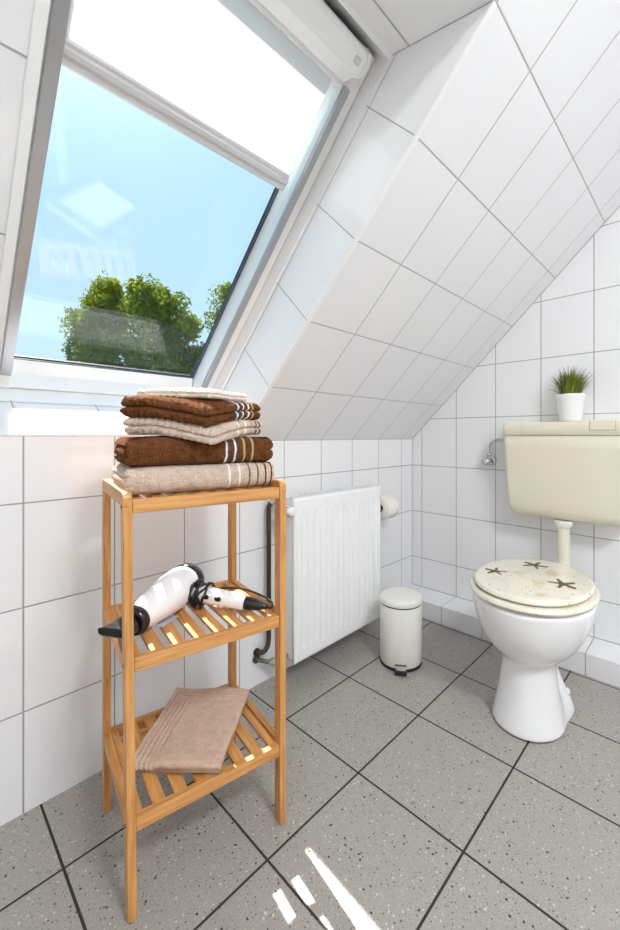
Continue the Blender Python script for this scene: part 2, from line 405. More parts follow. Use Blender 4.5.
# ------------------------------------------------------------------ bamboo rack
RA = radians(-11.03); RO = Vector((-1.608, -.416, 0))
RM = Matrix.Translation(RO) @ Matrix.Rotation(RA, 4, 'Z')
RWID, RDEP = .327, .302
PW, PD = .0155, .0265
def rk(m):
    m.v = [(x+.003*(x/.33) - .013*max(0, min(1, y/.30)) - .009*(z/.8)*(1-min(1, max(0, x/.33)))*(1-min(1, max(0, y/.30))), y, z) for x, y, z in m.v]
    return m
rack = thing('bamboo_rack', 'three tier slatted bamboo rack standing in front of the tiled knee wall', 'rack', RO, RA)
for (x, y) in ((0, 0), (RWID-PW, 0), (0, RDEP-PD), (RWID-PW, RDEP-PD)):
    m = MB(); m.box((x, y, 0), (x+PW, y+PD, .772)); rk(m).build('leg', WOODZ, rack, bevel=.0015)
for x in (0, RWID-PW):      # rounded top rails joining front and back posts
    pr = [(0,.7722)]+[(.014-.014*cos(a), .786+.014*sin(a)) for a in [pi/2*k/6 for k in range(7)]] + \
         [(RDEP-.014+.014*sin(a), .786+.014*cos(a)) for a in [pi/2*k/6 for k in range(7)]] + [(RDEP,.7722)]
    m = MB(); m.loft([[(xx, y, z) for y, z in pr] for xx in (x, x+PW)], smooth=False)
    rk(m).build('top_rail', WOODY, rack, bevel=.001)
NS, SW = 8, .0242
inner = RWID-2*PW
for lv, zt in enumerate((.785, .487, .187)):
    bh = .026
    o_ = .0005
    m = MB(); m.box((PW+o_, .002, zt-bh), (RWID-PW-o_, .0165, zt)); rk(m).build('front_beam', WOODX, rack, bevel=.0015)
    m = MB(); m.box((PW+o_, RDEP-.0165, zt-bh), (RWID-PW-o_, RDEP-.002, zt)); rk(m).build('back_beam', WOODX, rack, bevel=.0015)
    if lv == 2:
      m = MB(); m.box((PW+.017, RDEP-.05, zt-bh+.001), (RWID-PW-.017, RDEP-.038, zt-.011)); rk(m).build('cross_beam', WOODX, rack, bevel=.001)
    if lv:
        for x in (0.0005, RWID-PW+.0005):
            m = MB(); m.box((x, PD+.0005, zt-bh), (x+PW-.001, RDEP-PD-.0005, zt+.003)); rk(m).build('side_rail', WOODY, rack, bevel=.0015)
    gap = (inner-.002-NS*SW)/(NS-1)
    for k in range(NS):
        xc = (.0265 if lv == 0 else .0180)+.041*k
        x0_, x1_ = max(xc-.0122, PW+.0006), min(xc+.0122, RWID-PW-.0006)
        m = MB(); m.box((x0_, .0168, zt-.0105), (x1_, RDEP-.0168, zt-.0015))
        rk(m).build('slat', WOODY, rack, bevel=.0008)
# peg plugs on the outer left side
PEG = plain('dark peg', (.06, .03, .012), .5)
for z in (.772, .474, .174):
    m = MB(); m.lathe([(.0038, 0), (.0038, .0012)], 12, Matrix.Translation((-.0012, .013, z)) @ Matrix.Rotation(pi/2, 4, 'Y'))
    rk(m).build('screw_cap', PEG, rack)

# ------------------------------------------------------------------ towels
def rounded_outline(L, D, rc, seg=10, step=.004):
    """closed outline, counter-clockwise, with outward normals"""
    P = []
    def line(a, b, n):
        k = max(1, int((Vector(b)-Vector(a)).length/step))
        for i in range(k): P.append((Vector(a)+(Vector(b)-Vector(a))*i/k, Vector(n)))
    def arc(c, a0):
        for i in range(seg): a = a0+pi/2*i/seg; P.append((Vector(c)+Vector((cos(a), sin(a)))*rc, Vector((cos(a), sin(a)))))
    line((rc, 0), (L-rc, 0), (0, -1)); arc((L-rc, rc), -pi/2)
    line((L, rc), (L, D-rc), (1, 0)); arc((L-rc, D-rc), 0)
    line((L-rc, D), (rc, D), (0, 1)); arc((rc, D-rc), pi/2)
    line((0, D-rc), (0, rc), (-1, 0)); arc((rc, rc), pi)
    return P

def towel(name, mat, mtx, L, D, H, front, left, right, label, group, seed=0, rc=.012, ridged=False, warp=None, amp=.0011, pins=0.0, cat='towel'):
    """stack of rounded layers seen from every side; front/left/right = number of folded layers that side shows"""
    out = rounded_outline(L, D, rc); NZ = 34; rings = []
    def inset(h, n, dep):
        x = (h*n) % 1.0 if h < 1 else 1.0
        r = H/n*.5*dep
        y = abs(2*x-1)
        return r*(1-sqrt(max(0, 1-y**2.6)))
    S = Vector((seed*3.1, seed*1.7, seed))
    rows = []
    for i in range(NZ+1):
        h = i/NZ; hh = min(max(h, .004), .996)
        row = []
        for p, n in out:
            wf = max(0, -n.y)+max(0, n.y); wl = max(0, -n.x); wr = max(0, n.x)
            d = inset(hh, front, .95)*wf + inset(hh, left, .85)*wl + inset(hh, right, .9)*wr
            lo = abs(2*hh-1); d = max(d, (1-sqrt(max(0, 1-lo**3)))*H*.38)
            q = p - n*(d)
            z = H*h
            if ridged and wl > .3: q = q - n*(.0042*(.5+.5*sin(p.y*2*pi/.0135+h*5)))
            if pins and wf > .5: q = q - n*pins*(max(0, sin(p.x*2*pi/.0125))**2)
            row.append(Vector((q.x, q.y, z)))
        rows.append(row)
    # closing rings on top
    C = Vector((L/2, D/2))
    for k in range(1, 12):
        f = 1-k/12
        base = rows[NZ]
        row = []
        for v in base:
            q = C+(v.xy-C)*f
            row.append(Vector((q.x, q.y, H + .004*(1-f*f))))
        rows.append(row)
    V = []
    for r in rows:
        for v in r:
            z01 = v.z/H
            nz = noise.noise((v+S)*38)*.0024 + noise.noise((v+S)*12)*.003
            fz = (noise.noise((v+S)*310))*amp*2
            c = Vector((v.x-L/2, v.y-D/2, 0)); c = c.normalized() if c.length > 1e-6 else c
            q = v + c*(nz+fz)*(1 if z01 > .03 else .3)
            q.z = v.z + (noise.noise((v+S)*20)*.002+fz*.8)*(min(1, z01*1.2))
            if ridged and z01 > .8: q.z += .0022*sin(v.y*2*pi/.0135)*min(1, (z01-.8)*6)*min(1, max(0, (.06-v.x)/.03)+.25)
            if warp: q = warp(q)
            V.append(q)
    n = len(out); F = []
    for i in range(len(rows)-1):
        for j in range(n):
            k = (j+1) % n; F.append((i*n+j, i*n+k, (i+1)*n+k, (i+1)*n+j))
    m = MB(); m.add(V, F, True)
    m.f.append(tuple(reversed(range(n)))); m.sm.append(False)
    b = (len(rows)-1)*n; m.f.append(tuple(range(b, b+n))); m.sm.append(True)
    o = m.build(name, mat, label=label, cat=cat, group=group)
    o.matrix_world = RM @ mtx
    return o

WB, WW, OL, TN = (.62, .74, .88), (.80, .78, .74), (.42, .36, .16), (.33, .25, .13)
CH = (.085, .028, .010)
brown, brown_t = (.050, .0155, .0055), (.185, .070, .026)
beige, beige_t = (.43, .315, .245), (.72, .58, .48)
cream, cream_t = (.62, .52, .43), (.88, .80, .72)
T_ = Matrix.Translation
def bands(ps, cols, hw): return [(p, hw, c) for p, c in zip(ps, cols)]
mt1 = terry_mat('beige terry striped', beige, beige_t, bands((.210,.234,.257,.278,.297,.312), (WW, WW, (.17,.14,.09), (.17,.13,.08), CH, CH), .0022))
mt2 = terry_mat('brown terry striped', brown, brown_t, bands((.202,.222,.244,.264), (WB, WB, OL, OL), .0024))
G = 'folded towels stacked on the rack'
towel('bath_towel', mt1, T_((-.003, .034, .7856)), .324, .178, .056, 1, 3, 3, 'large beige folded towel lying directly on the rack, bottom of the stack', G, 1)
towel('bath_towel', mt2, T_((-.001, .037, .8425)), .320, .170, .058, 1, 3, 2, 'large dark brown folded towel with pale stripes, second from the bottom of the stack', G, 2)
def shear(u, v):  # local x -> direction u, local y -> direction v (degrees, in rack frame)
    a, b = radians(u), radians(v)
    return Matrix(((cos(a), cos(b), 0, 0), (sin(a), sin(b), 0, 0), (0, 0, 1, 0), (0, 0, 0, 1)))
def small(name, mat, ux, uy, L, D, H, origin, label, seed, **kw):
    S = shear(ux, uy)
    drop = kw.pop('drop', 0)
    def warp(q):
        p = S @ Vector((q.x, q.y, 0)); z = q.z
        k = max(0, (.075-(p.y+origin[1]))/.08)
        return Vector((p.x, p.y, z - drop*k**1.3))
    return towel(name, mat, T_(origin), L, D, H, 2, 2, 2, label, G, seed, warp=warp, ridged=True, **kw)
def rot_band(ps, cols, hw): return bands(ps, cols, hw)
def terry_dir(name, a, b, ux, uy, ps, cols, hw):
    """bands measured along the towel's own sheared x axis"""
    m = terry_mat(name, a, b, ())
    nt = m.node_tree; bs = [n for n in nt.nodes if n.type == 'BSDF_PRINCIPLED'][0]
    A, B = radians(ux), radians(uy); det = cos(A)*sin(B)-sin(A)*cos(B)
    tc = nt.nodes.new('ShaderNodeTexCoord'); P = tc.outputs['Object']
    x = dotp(nt, P, (sin(B)/det, -cos(B)/det, 0))
    c = bs.inputs['Base Color'].links[0].from_socket
    for p, k in zip(ps, cols):
        f = M(nt, 'LESS_THAN', M(nt, 'ABSOLUTE', M(nt, 'SUBTRACT', x, p)), hw)
        c = mixc(nt, f, c, k)
    nt.links.new(c, bs.inputs['Base Color'])
    return m
UX, UY = 33, 144
mt3 = terry_dir('beige terry small', beige, beige_t, UX, UY, (.094,.122,.146,.166,.182), (WW, WW, (.36,.27,.19), CH, CH), .0028)
mt4 = terry_dir('brown terry small', brown, brown_t, UX, UY, (.104,.126,.146,.162), (WB, WB, WW, OL), .0028)
mt5 = terry_mat('cream terry', cream, cream_t)
small('hand_towel', mt3, UX, UY, .200, .194, .036, (.155, -.006, .9065), 'small beige hand towel folded in two layers, between the two brown towels', 3, drop=.026)
small('hand_towel', mt4, UX, UY, .205, .188, .042, (.146, -.008, .9435), 'small dark brown hand towel with ribbed edges, just below the topmost cloth', 4, drop=.024)
small('washcloth', mt5, 28, 146, .130, .160, .018, (.160, .028, .9865), 'small pale beige washcloth, topmost of the towel stack', 5, rc=.01)

# folded bath mat on the bottom tier
def bath_mat():
    Lm, Dm, H = .202, .250, .026
    # local x runs from near-right corner to the left corner, y runs to the back
    m = MB(); NX, NY = 130, 165; V = []; idx = {}
    def top(x, y):
        e = min(x, Lm-x, y, Dm-y); r = .011
        z = H
        if e < r: z = H*.5 + (H*.5)*sqrt(max(0, 1-((r-e)/r)**2))
        db = min(Lm-x, Dm-y)               # distance from left and back edges
        if .006 < db < .058: z -= .0056*(.5-.5*cos((db-.006)*2*pi/.0104))**.7
        if x < .02 and e > .004: z -= .0
        return z
    def bend(x, y, z):
        lift = .006*max(0, (y-.12)/.142)**1.6 + .003*sin(x*30)
        lift += .004*max(0, (x-.10)/.09)**2*(y/.26)
        return Vector((x+noise.noise(Vector((x*9, y*9, 3)))*.005, y+noise.noise(Vector((x*9, y*9, 9)))*.005, z+lift+noise.noise(Vector((x*45, y*45, 1)))*.0014+noise.noise(Vector((x*400, y*400, 1)))*.0006))
    for j in range(NY+1):
        for i in range(NX+1):
            x, y = Lm*i/NX, Dm*j/NY; V.append(bend(x, y, top(x, y)))
    n = len(V)
    for j in range(NY+1):
        for i in range(NX+1):
            x, y = Lm*i/NX, Dm*j/NY
            e = min(x, Lm-x, y, Dm-y); r = .011; z = 0
            if e < r: z = H*.5 - H*.5*sqrt(max(0, 1-((r-e)/r)**2))
            V.append(bend(x, y, z))
    F = []
    w = NX+1
    for j in range(NY):
        for i in range(NX):
            a = j*w+i; F.append((a, a+1, a+w+1, a+w)); F.append((n+a, n+a+w, n+a+w+1, n+a+1))
    for i in range(NX): F.append((i, n+i, n+i+1, i+1)); a = NY*w+i; F.append((a, a+1, n+a+1, n+a))
    for j in range(NY): a = j*w; F.append((a, a+w, n+a+w, n+a)); a = j*w+NX; F.append((a, n+a, n+a+w, a+w))
    m.add(V, F, True)
    mt = terry_mat('rose beige terry', (.47, .32, .245), (.66, .49, .39))
    o = m.build('bath_mat', mt, label='rose beige folded bath mat with ribbed border on the lowest tier of the rack', cat='bath mat')
    o.matrix_world = RM @ T_((.174, -.002, .1885)) @ Matrix(((cos(radians(143)), cos(radians(53)), 0, 0), (sin(radians(143)), sin(radians(53)), 0, 0), (0, 0, 1, 0), (0, 0, 0, 1)))
    return o
bath_mat()

# ------------------------------------------------------------------ hair dryer on the middle tier
def axis_mtx(p0, p1, roll=0):
    z = (Vector(p1)-Vector(p0)).normalized(); x = Vector((0, 0, 1)).cross(z)
    x = x.normalized(); y = z.cross(x)
    return Matrix(((x.x, y.x, z.x, p0[0]), (x.y, y.y, z.y, p0[1]), (x.z, y.z, z.z, p0[2]), (0, 0, 0, 1)))
dw = plain('white gloss plastic', (.80, .80, .82), .16, coat=.4)
dk = plain('black gloss plastic', (.010, .010, .012), .22)
dr = thing('hair_dryer', 'white and black hair dryer with wrapped cord on the middle tier of the rack', 'hair dryer', RO, RA)
n0, n1 = Vector((.032, .100, .5200)), Vector((.160, .214, .5370))
LB = (n1-n0).length; A = axis_mtx(n0, n1) @ Matrix.Diagonal((1, 1, LB/.196, 1))
m = MB(); pr = [(.0265,.000),(.0285,.004),(.0320,.030),(.0370,.062),(.0412,.095),(.0442,.128),(.0455,.158),(.0448,.180),(.0425,.190)]
m.lathe(pr, 48, A); m.build('barrel', dw, dr)
m = MB(); m.lathe([(.0427,.1904),(.0445,.194),(.0440,.206),(.0400,.220),(.0320,.230),(.018,.236),(.004,.238)], 48, A); m.build('rear_cap', dk, dr)
m = MB(); m.lathe([(.024,-.020),(.0275,-.019),(.0300,-.012),(.0305,-.001),(.0285,.0035),(.0255,.0035)], 40, A); m.build('nozzle_ring', dk, dr)
# flat concentrator, its slot runs across
m = MB(); rings = []
for k, (zz, a, b_, n) in enumerate(((-.0205,.0225,.0225,2.2),(-.034,.026,.018,2.3),(-.050,.029,.0135,2.8),(-.066,.032,.0105,3.2),(-.077,.033,.0095,3.5),(-.079,.031,.008,3.5))):
    rings.append([(x, y+.0026*k, z) for x, y, z in superell(0, 0, a, b_, zz, n, 40)])
m.loft(rings, mtx=A); m.build('nozzle', dk, dr)
# handle
h0, h1 = Vector((.168, .170, .522)), Vector((.262, .078, .5050))
HB = axis_mtx(h0, h1); LH = (h1-h0).length
m = MB(); rings = [superell(0, 0, a, b_, z, 2.4, 36) for z, a, b_ in ((-.012,.0225,.020),(.02,.0215,.0195),(.05,.0205,.0188),(.09,.0190,.0178),(LH-.004,.0182,.0170),(LH,.0165,.0152))]
m.loft(rings, mtx=HB); m.build('handle', dw, dr)
m = MB(); rings = [superell(0, 0, a, b_, z, 2.2, 28) for z, a, b_ in ((LH+.0003,.0155,.0145),(LH+.006,.0155,.0145),(LH+.034,.0125,.0115),(LH+.048,.0075,.007),(LH+.056,.005,.005))]
m.loft(rings, mtx=HB); m.build('strain_relief', dk, dr)
# rocker switches on the side that faces the room
camd = Matrix.Rotation(-RA, 3, 'Z') @ (Vector((-1.8821, -1.2066, .9054))-RO)
hz = (h1-h0).normalized()
def side_mtx(zz, rad, turn=0):
    p = h0+hz*zz; n = (camd-p); n = (n-hz*n.dot(hz)).normalized(); n = Matrix.Rotation(turn, 3, hz) @ n
    y = n.cross(hz); p = p+n*rad
    return Matrix(((hz.x, y.x, n.x, p.x), (hz.y, y.y, n.y, p.y), (hz.z, y.z, n.z, p.z), (0, 0, 0, 1)))
for z, rd in ((.040, .0188), (.070, .0178)):
    m = MB(); m.loft([superell(0, 0, .0085, .0052, -.002, 2.3, 28), superell(0, 0, .0085, .0052, .0022, 2.3, 28), superell(0, 0, .0072, .0040, .0034, 2.3, 28)], mtx=side_mtx(z, rd, .25)); m.build('switch', dk, dr)
m = MB()
for k in range(3): m.box((-.004+.004*k, -.003, -.001), (-.0025+.004*k, .003, .0007), side_mtx(.104, .0168))
m.build('marking', dk, dr)
# cord wound round the top of the handle, then one long loop back from the strain relief
pts = []
Hx = HB.to_3x3()
N = 8*26
for i in range(N+1):
    a = 2*pi*i/26; rr = .0265+.0040*sin(i*.37)+.0025*sin(i*1.1)
    pts.append(HB @ Vector((rr*cos(a)*1.08, rr*.93*sin(a), .002+.026*(.5+.5*sin(i*.09))+.009*sin(i*.21)+.005*sin(a*.5))))
for p in pts: p.z = max(p.z, .4885+.0028)
loop = []
e = HB @ Vector((0, 0, LH+.052))
ctrl = [e, Vector((.306,.038,.4955)), Vector((.318,.046,.4945)), Vector((.326,.072,.4950)), Vector((.318,.108,.4985)), Vector((.300,.132,.5060)), Vector((.272,.148,.5150)), Vector((.242,.150,.5220)), Vector((.215,.152,.5260)), pts[-1]]
def catmull(c, n=8):
    c = [c[0]*2-c[1]]+list(c)+[c[-1]*2-c[-2]]; o = []
    for i in range(1, len(c)-2):
        for k in range(n):
            t = k/n; o.append(.5*((2*c[i])+(-c[i-1]+c[i+1])*t+(2*c[i-1]-5*c[i]+4*c[i+1]-c[i+2])*t*t+(-c[i-1]+3*c[i]-3*c[i+1]+c[i+2])*t**3))
    o.append(c[-2]); return o
m = MB(); m.tube(catmull(ctrl), .0027, 8); m.tube(pts, .0031, 8)
m.build('cord', plain('black rubber cord', (.008, .008, .009), .3), dr)
# paper tag under the barrel
m = MB(); m.box((0, 0, 0), (.055, .020, .0008)); 
tg = m.build('paper_tag', plain('silver grey tag', (.48, .50, .52), .35), label='small silver grey tag lying on the slats under the hair dryer', cat='tag')
tg.matrix_world = RM @ T_((.082, .105, .4862)) @ Matrix.Rotation(radians(40), 4, 'Z')

# ------------------------------------------------------------------ radiator
ENAMEL = plain('white radiator enamel', (.83, .84, .84), .25)
RXa, RXb, RYf, RYb, RZ0, RZ1 = -.952, -.444, -.122, -.040, .086, .678
rad = thing('radiator', 'white ribbed panel radiator mounted on the tiled knee wall', 'radiator', (RXa, RYb, RZ0))
def P_(o): o.location = (-RXa, -RYb, -RZ0); return o
m = MB(); NXr, NZr = 240, 90; V = []; nr = 15
for j in range(NZr+1):
    for i in range(NXr+1):
        u = i/NXr; v = j/NZr; x = RXa+(RXb-RXa)*u; z = RZ0+(RZ1-RZ0)*v
        xe = (x-RXa-.012)/((RXb-RXa-.024)/nr); ph = xe-math.floor(xe)
        inside = 1 if 0 <= xe <= nr else 0
        rib = max(0, cos((ph-.5)*2*pi))**.8 if inside else 0
        ez = min(z-RZ0-.045, RZ1-.045-z)
        k = max(0, min(1, ez/.012)); k = k*k*(3-2*k)
        e = min(x-RXa, RXb-x, z-RZ0, RZ1-z)
        y = RYf + .0045*(1-min(1, e/.006))**2*1.0 + .0035 - .0035*(1-inside*k) - .0062*rib*k*inside*.9
        if inside and abs(ez+.008) < .008: y += .0026*max(0, cos((ph-.5)*2*pi))**2*(1-abs(ez+.008)/.008)
        V.append((x, y, z))
F = [(j*(NXr+1)+i, j*(NXr+1)+i+1, (j+1)*(NXr+1)+i+1, (j+1)*(NXr+1)+i) for j in range(NZr) for i in range(NXr)]
b = len(V)
V += [(RXa, RYf+.014, RZ0), (RXb, RYf+.014, RZ0), (RXb, RYf+.014, RZ1), (RXa, RYf+.014, RZ1)]
w = NXr+1
F += [tuple([b, b+1]+[i for i in reversed(range(w))]), tuple([b+3, b+2]+[NZr*w+i for i in reversed(range(w))]),
      tuple([b, b+3]+[j*w for j in reversed(range(NZr+1))]), tuple([b+1, b+2]+[j*w+NXr for j in reversed(range(NZr+1))]), (b, b+1, b+2, b+3)]
m.add(V, F, True); P_(m.build('front_panel', ENAMEL, rad))
m = MB(); m.box((RXa+.006, RYb-.014, RZ0+.004), (RXb-.006, RYb, RZ1-.004)); P_(m.build('rear_panel', ENAMEL, rad, bevel=.003))
m = MB(); nf = 36
pf = [(RXa+.02+(RXb-RXa-.04)*i/(nf*2), RYb-.022-(.038 if (i//1) % 2 else 0)) for i in range(nf*2+1)]
m.loft([[(x, y, z) for x, y in pf]+[(x, y+.0012, z) for x, y in reversed(pf)] for z in (RZ0+.03, RZ1-.035)], smooth=False)
P_(m.build('convector_fins', ENAMEL, rad))
for x0 in (RXa+.001, RXb-.0025):
    m = MB(); m.box((x0, RYf+.0145, RZ0+.012), (x0+.0015, RYb-.001, RZ1-.002)); P_(m.build('side_cover', ENAMEL, rad, bevel=.0005))
m = MB(); ng = 20; gx0, gx1 = RXa+.004, RXb-.004
m.box((gx0, RYf+.010, RZ1-.003), (gx1, RYf+.026, RZ1+.0012)); m.box((gx0, RYb-.016, RZ1-.003), (gx1, RYb-.002, RZ1+.0012))
for i in range(ng+1):
    x = gx0+(gx1-gx0-.006)*i/ng; m.box((x, RYf+.026, RZ1-.003), (x+.006, RYb-.016, RZ1+.0012))
P_(m.build('top_grille', ENAMEL, rad))
for x in (RXa+.09, RXb-.09):
    m = MB(); m.box((x-.012, RYb, RZ0+.08), (x+.012, -.0005, RZ1-.08)); P_(m.build('wall_bracket', ENAMEL, rad, bevel=.002))
# thermostat head and pipework on the left
hx = Matrix.Translation((-.972, -.078, .637)) @ Matrix.Rotation(pi/2, 4, 'X')
th_ = thing('thermostat_valve', 'white thermostatic valve head at the upper left corner of the radiator', 'valve', (-.957, -.078, .638))
def Q_(o): o.location = (.957, .078, -.638); return o
m = MB(); rings = []
for z, r in ((.006,.010),(.010,.0150),(.014,.0175),(.020,.0185),(.040,.0185),(.052,.0178),(.058,.0150),(.060,.009)):
    rings.append([((r+(.0011*max(0, cos(k*2*pi/4.8)) if .014 < z < .050 else 0))*cos(2*pi*k/48), (r+(.0011*(k % 4 < 2) if .014 < z < .052 else 0))*sin(2*pi*k/48), z) for k in range(48)])
m.loft(rings, mtx=hx); Q_(m.build('valve_head', WHITE, th_))
GR = plain('dark valve slots', (.03, .03, .03), .5)
m = MB()
for k in range(10):
    a = 2*pi*k/10; m.box((-.0011, .0168, .030), (.0011, .0201, .048), hx @ Matrix.Rotation(a, 4, 'Z'))
Q_(m.build('slot', GR, th_))
m = MB(); m.tube([(-.945,-.078,.638),(-.985,-.078,.638)], .0105, 20); Q_(m.build('valve_collar', plain('nickel', (.55,.54,.50), .25, metal=1), th_))
NICK = plain('worn nickel', (.48, .46, .40), .3, metal=.9)
BRZ = plain('brown painted pipe', (.045, .026, .014), .35)
sp_ = thing('supply_pipe', 'dark brown heating pipe running down the wall behind the rack', 'pipe', (-.995, -.028, .66))
def R_(o): o.location = (.995, .028, -.66); return o
arc = [(-.995+.020*(1-cos(a)), -.028, .636+.020*sin(a)+.004) for a in [pi/2*k/8 for k in range(9)]]
m = MB(); m.tube([(-.995,-.028,.200),(-.995,-.028,.630)]+arc[1:5], .0088, 16)
bot = catmull([Vector(p) for p in [(-.995,-.028,.215),(-.995,-.028,.170),(-.999,-.028,.145),(-1.010,-.026,.128),(-1.024,-.016,.122),(-1.030,-.003,.122)]], 6)
m.tube(bot, .0088, 16); R_(m.build('pipe', BRZ, sp_))
m = MB(); m.tube([Vector(p) for p in arc[4:]]+[Vector((-.968,-.030,.660))], [.0125]*5+[.0125], 16); m.tube([(-.968,-.030,.660),(-.958,-.052,.655)], .0105, 16)
R_(m.build('elbow', NICK, sp_))
m = MB(); m.tube([(-1.030,-.006,.122),(-1.030,-.001,.122)], .0135, 20); R_(m.build('rosette', BRZ, sp_))
rv = thing('return_valve', 'worn brass return valve coming out of the wall under the brown pipe', 'valve', (-1.030, -.003, .093))
def U_(o): o.location = (1.030, .003, -.093); return o
m = MB(); m.tube(catmull([Vector(p) for p in [(-1.032,-.002,.097),(-1.026,-.018,.097),(-1.015,-.034,.094),(-.995,-.052,.090)]], 6), .0075, 16)
U_(m.build('stub_pipe', plain('old brass', (.20,.17,.10), .4, metal=.7), rv))
m = MB(); m.tube([(-1.005,-.044,.092),(-.998,-.050,.091),(-.985,-.062,.089),(-.976,-.069,.088)], [.010,.0145,.0145,.010], 8)
U_(m.build('union_nut', NICK, rv))
m = MB(); m.tube([(-.978,-.068,.089),(-.960,-.078,.105),(-.9515,-.078,.108)], .008, 14); U_(m.build('valve_body', NICK, rv))
m = MB(); m.tube([(-1.032,-.006,.097),(-1.032,-.001,.097)], .014, 20); U_(m.build('rosette', plain('rosette metal', (.10,.09,.07), .4, metal=.6), rv))

# ------------------------------------------------------------------ toilet paper roll behind the radiator
CHR = plain('chrome', (.62, .62, .63), .08, metal=1)
PAP = plain('white tissue paper', (.82, .79, .73), .9, bump=.5, bscale=300)
RC = Vector((-.398, -.078, .567))
rl = thing('toilet_roll', 'toilet paper roll hanging on the knee wall beside the radiator', 'toilet roll', RC)
m = MB(); mm = Matrix.Rotation(pi/2, 4, 'Y')
rings = [[(r*cos(2*pi*k/40), r*sin(2*pi*k/40), z) for k in range(40)] for r, z in ((.020,0),(.054,0),(.055,.002),(.055,.082),(.053,.084),(.020,.084),(.020,0))]
m.loft(rings, False, False, mtx=mm); m.build('paper', PAP, rl)
m = MB(); m.lathe([(.0196,.0),(.0196,.084),(.018,.084),(.018,0),(.0196,0)], 28, mm, False, False); m.build('cardboard_core', plain('cardboard', (.35,.24,.14), .8), rl)
rh = thing('roll_holder', 'chrome toilet roll holder bracket fixed to the knee wall', 'roll holder', (-.40, 0, .64))
def V_(o): o.location = (.40, 0, -.64); return o
m = MB(); m.tube(catmull([Vector(p) for p in [(-.405,-.006,.632),(-.405,-.030,.640),(-.406,-.060,.632),(-.408,-.078,.600),(-.408,-.078,.578),(-.404,-.078,.567),(-.380,-.078,.567),(-.312,-.078,.567),(-.296,-.078,.567)]], 6), .0042, 12)
V_(m.build('arm', CHR, rh))
m = MB(); m.tube([(-.405,-.008,.632),(-.405,-.0005,.632)], .017, 24); V_(m.build('wall_plate', CHR, rh))

# ------------------------------------------------------------------ pedal bin
bc = Vector((-.541, -.294, 0)); BR = .083
BINW = plain('cream white enamel', (.76, .745, .70), .28)
BLK = plain('black plastic', (.010, .010, .010), .4)
pb = thing('pedal_bin', 'small cream white pedal bin standing beside the radiator', 'waste bin', bc, math.atan2(-.56, -.83))
m = MB(); m.lathe([(BR-.0005,0),(BR+.0012,.001),(BR+.0012,.010),(BR-.001,.0115)], 64); m.build('base_ring', BLK, pb)
m = MB(); m.lathe([(BR-.001,.012),(BR,.014),(BR,.236),(BR-.001,.238),(BR-.006,.2385)], 64); m.build('body', BINW, pb)
m = MB(); m.lathe([(BR-.004,.2386),(BR-.0005,.2387),(BR-.0005,.2425),(BR-.004,.2427)], 64); m.build('gasket', BLK, pb)
m = MB(); m.lathe([(BR-.001,.243),(BR+.0018,.2435),(BR+.0022,.246),(BR+.0020,.258),(BR-.001,.2635),(BR-.006,.2655),(.05,.2685),(.02,.2700),(.004,.2702)], 64); m.build('lid', BINW, pb)
m = MB(); m.box((BR+.0006,-.0225,.0265), (BR+.0024,.0225,.0305)); m.build('pedal_slot', BLK, pb, bevel=.0006)
m = MB(); m.add([(BR+.002,-.019,.0265),(BR+.002,.019,.0265),(BR+.020,.017,.0185),(BR+.020,-.017,.0185),(BR+.002,-.019,.0240),(BR+.002,.019,.0240),(BR+.020,.017,.0165),(BR+.020,-.017,.0165)],
      [(0,1,2,3),(7,6,5,4),(0,4,5,1),(1,5,6,2),(2,6,7,3),(3,7,4,0)]); m.build('pedal_lever', CHR, pb, bevel=.0006)
m = MB(); m.box((BR+.012,-.0225,.0030), (BR+.026,.0225,.0185)); m.build('pedal_pad', BLK, pb, bevel=.002)

# ------------------------------------------------------------------ toilet
CER = plain('white vitreous ceramic', (.80, .80, .80), .07, coat=.3)
TY = -.778
to = thing('toilet', 'white floor standing toilet with a closed cream seat decorated with starfish', 'toilet', (-.49, TY, 0))
def smin(a, b, k):
    h = max(0, min(1, .5+.5*(b-a)/k)); return b*(1-h)+a*h-k*h*(1-h)
def blob_ring(z, ells, k, seg=72, c=(0, 0)):
    """outline of the smooth union of ellipses (x, y, a, b) about centre c"""
    out = []
    for i in range(seg):
        t = 2*pi*i/seg; d = Vector((cos(t), sin(t))); lo, hi = 0, .4
        def f(r):
            p = Vector(c)+d*r; v = 1e9
            for (x, y, a, b_) in ells:
                q = sqrt(((p.x-x)/a)**2+((p.y-y)/b_)**2); dd = (q-1)*min(a, b_)
                v = dd if v == 1e9 else smin(v, dd, k)
            return v
        for _ in range(26):
            mid = (lo+hi)/2
            if f(mid) < 0: lo = mid
            else: hi = mid
        p = Vector(c)+d*lo; out.append((p.x, p.y, z))
    return out
m = MB(); R = []
#            z     front ellipse (x, a, b)      rear ellipse (x, a, b)
lv = [(.000, (-.045,.118,.104), (.070,.090,.104)),
      (.006, (-.045,.120,.106), (.070,.092,.106)),
      (.016, (-.045,.118,.104), (.070,.090,.104)),
      (.050, (-.044,.108,.097), (.070,.076,.090)),
      (.090, (-.043,.098,.090), (.068,.062,.072)),
      (.130, (-.042,.091,.084), (.064,.052,.058)),
      (.170, (-.040,.086,.079), (.060,.048,.048)),
      (.198, (-.038,.085,.078), (.058,.052,.050)),
      (.209, (-.036,.092,.085), (.060,.075,.068)),
      (.224, (-.033,.115,.105), (.060,.096,.088)),
      (.245, (-.028,.142,.128), (.060,.115,.108)),
      (.271, (-.022,.166,.147), (.060,.130,.124)),
      (.306, (-.015,.188,.163), (.060,.142,.138)),
      (.340, (-.010,.203,.174), (.060,.152,.146)),
      (.372, (-.006,.212,.180), (.060,.158,.151)),
      (.392, (-.005,.215,.181), (.060,.161,.152)),
      (.398, (-.005,.212,.178), (.060,.158,.149))]
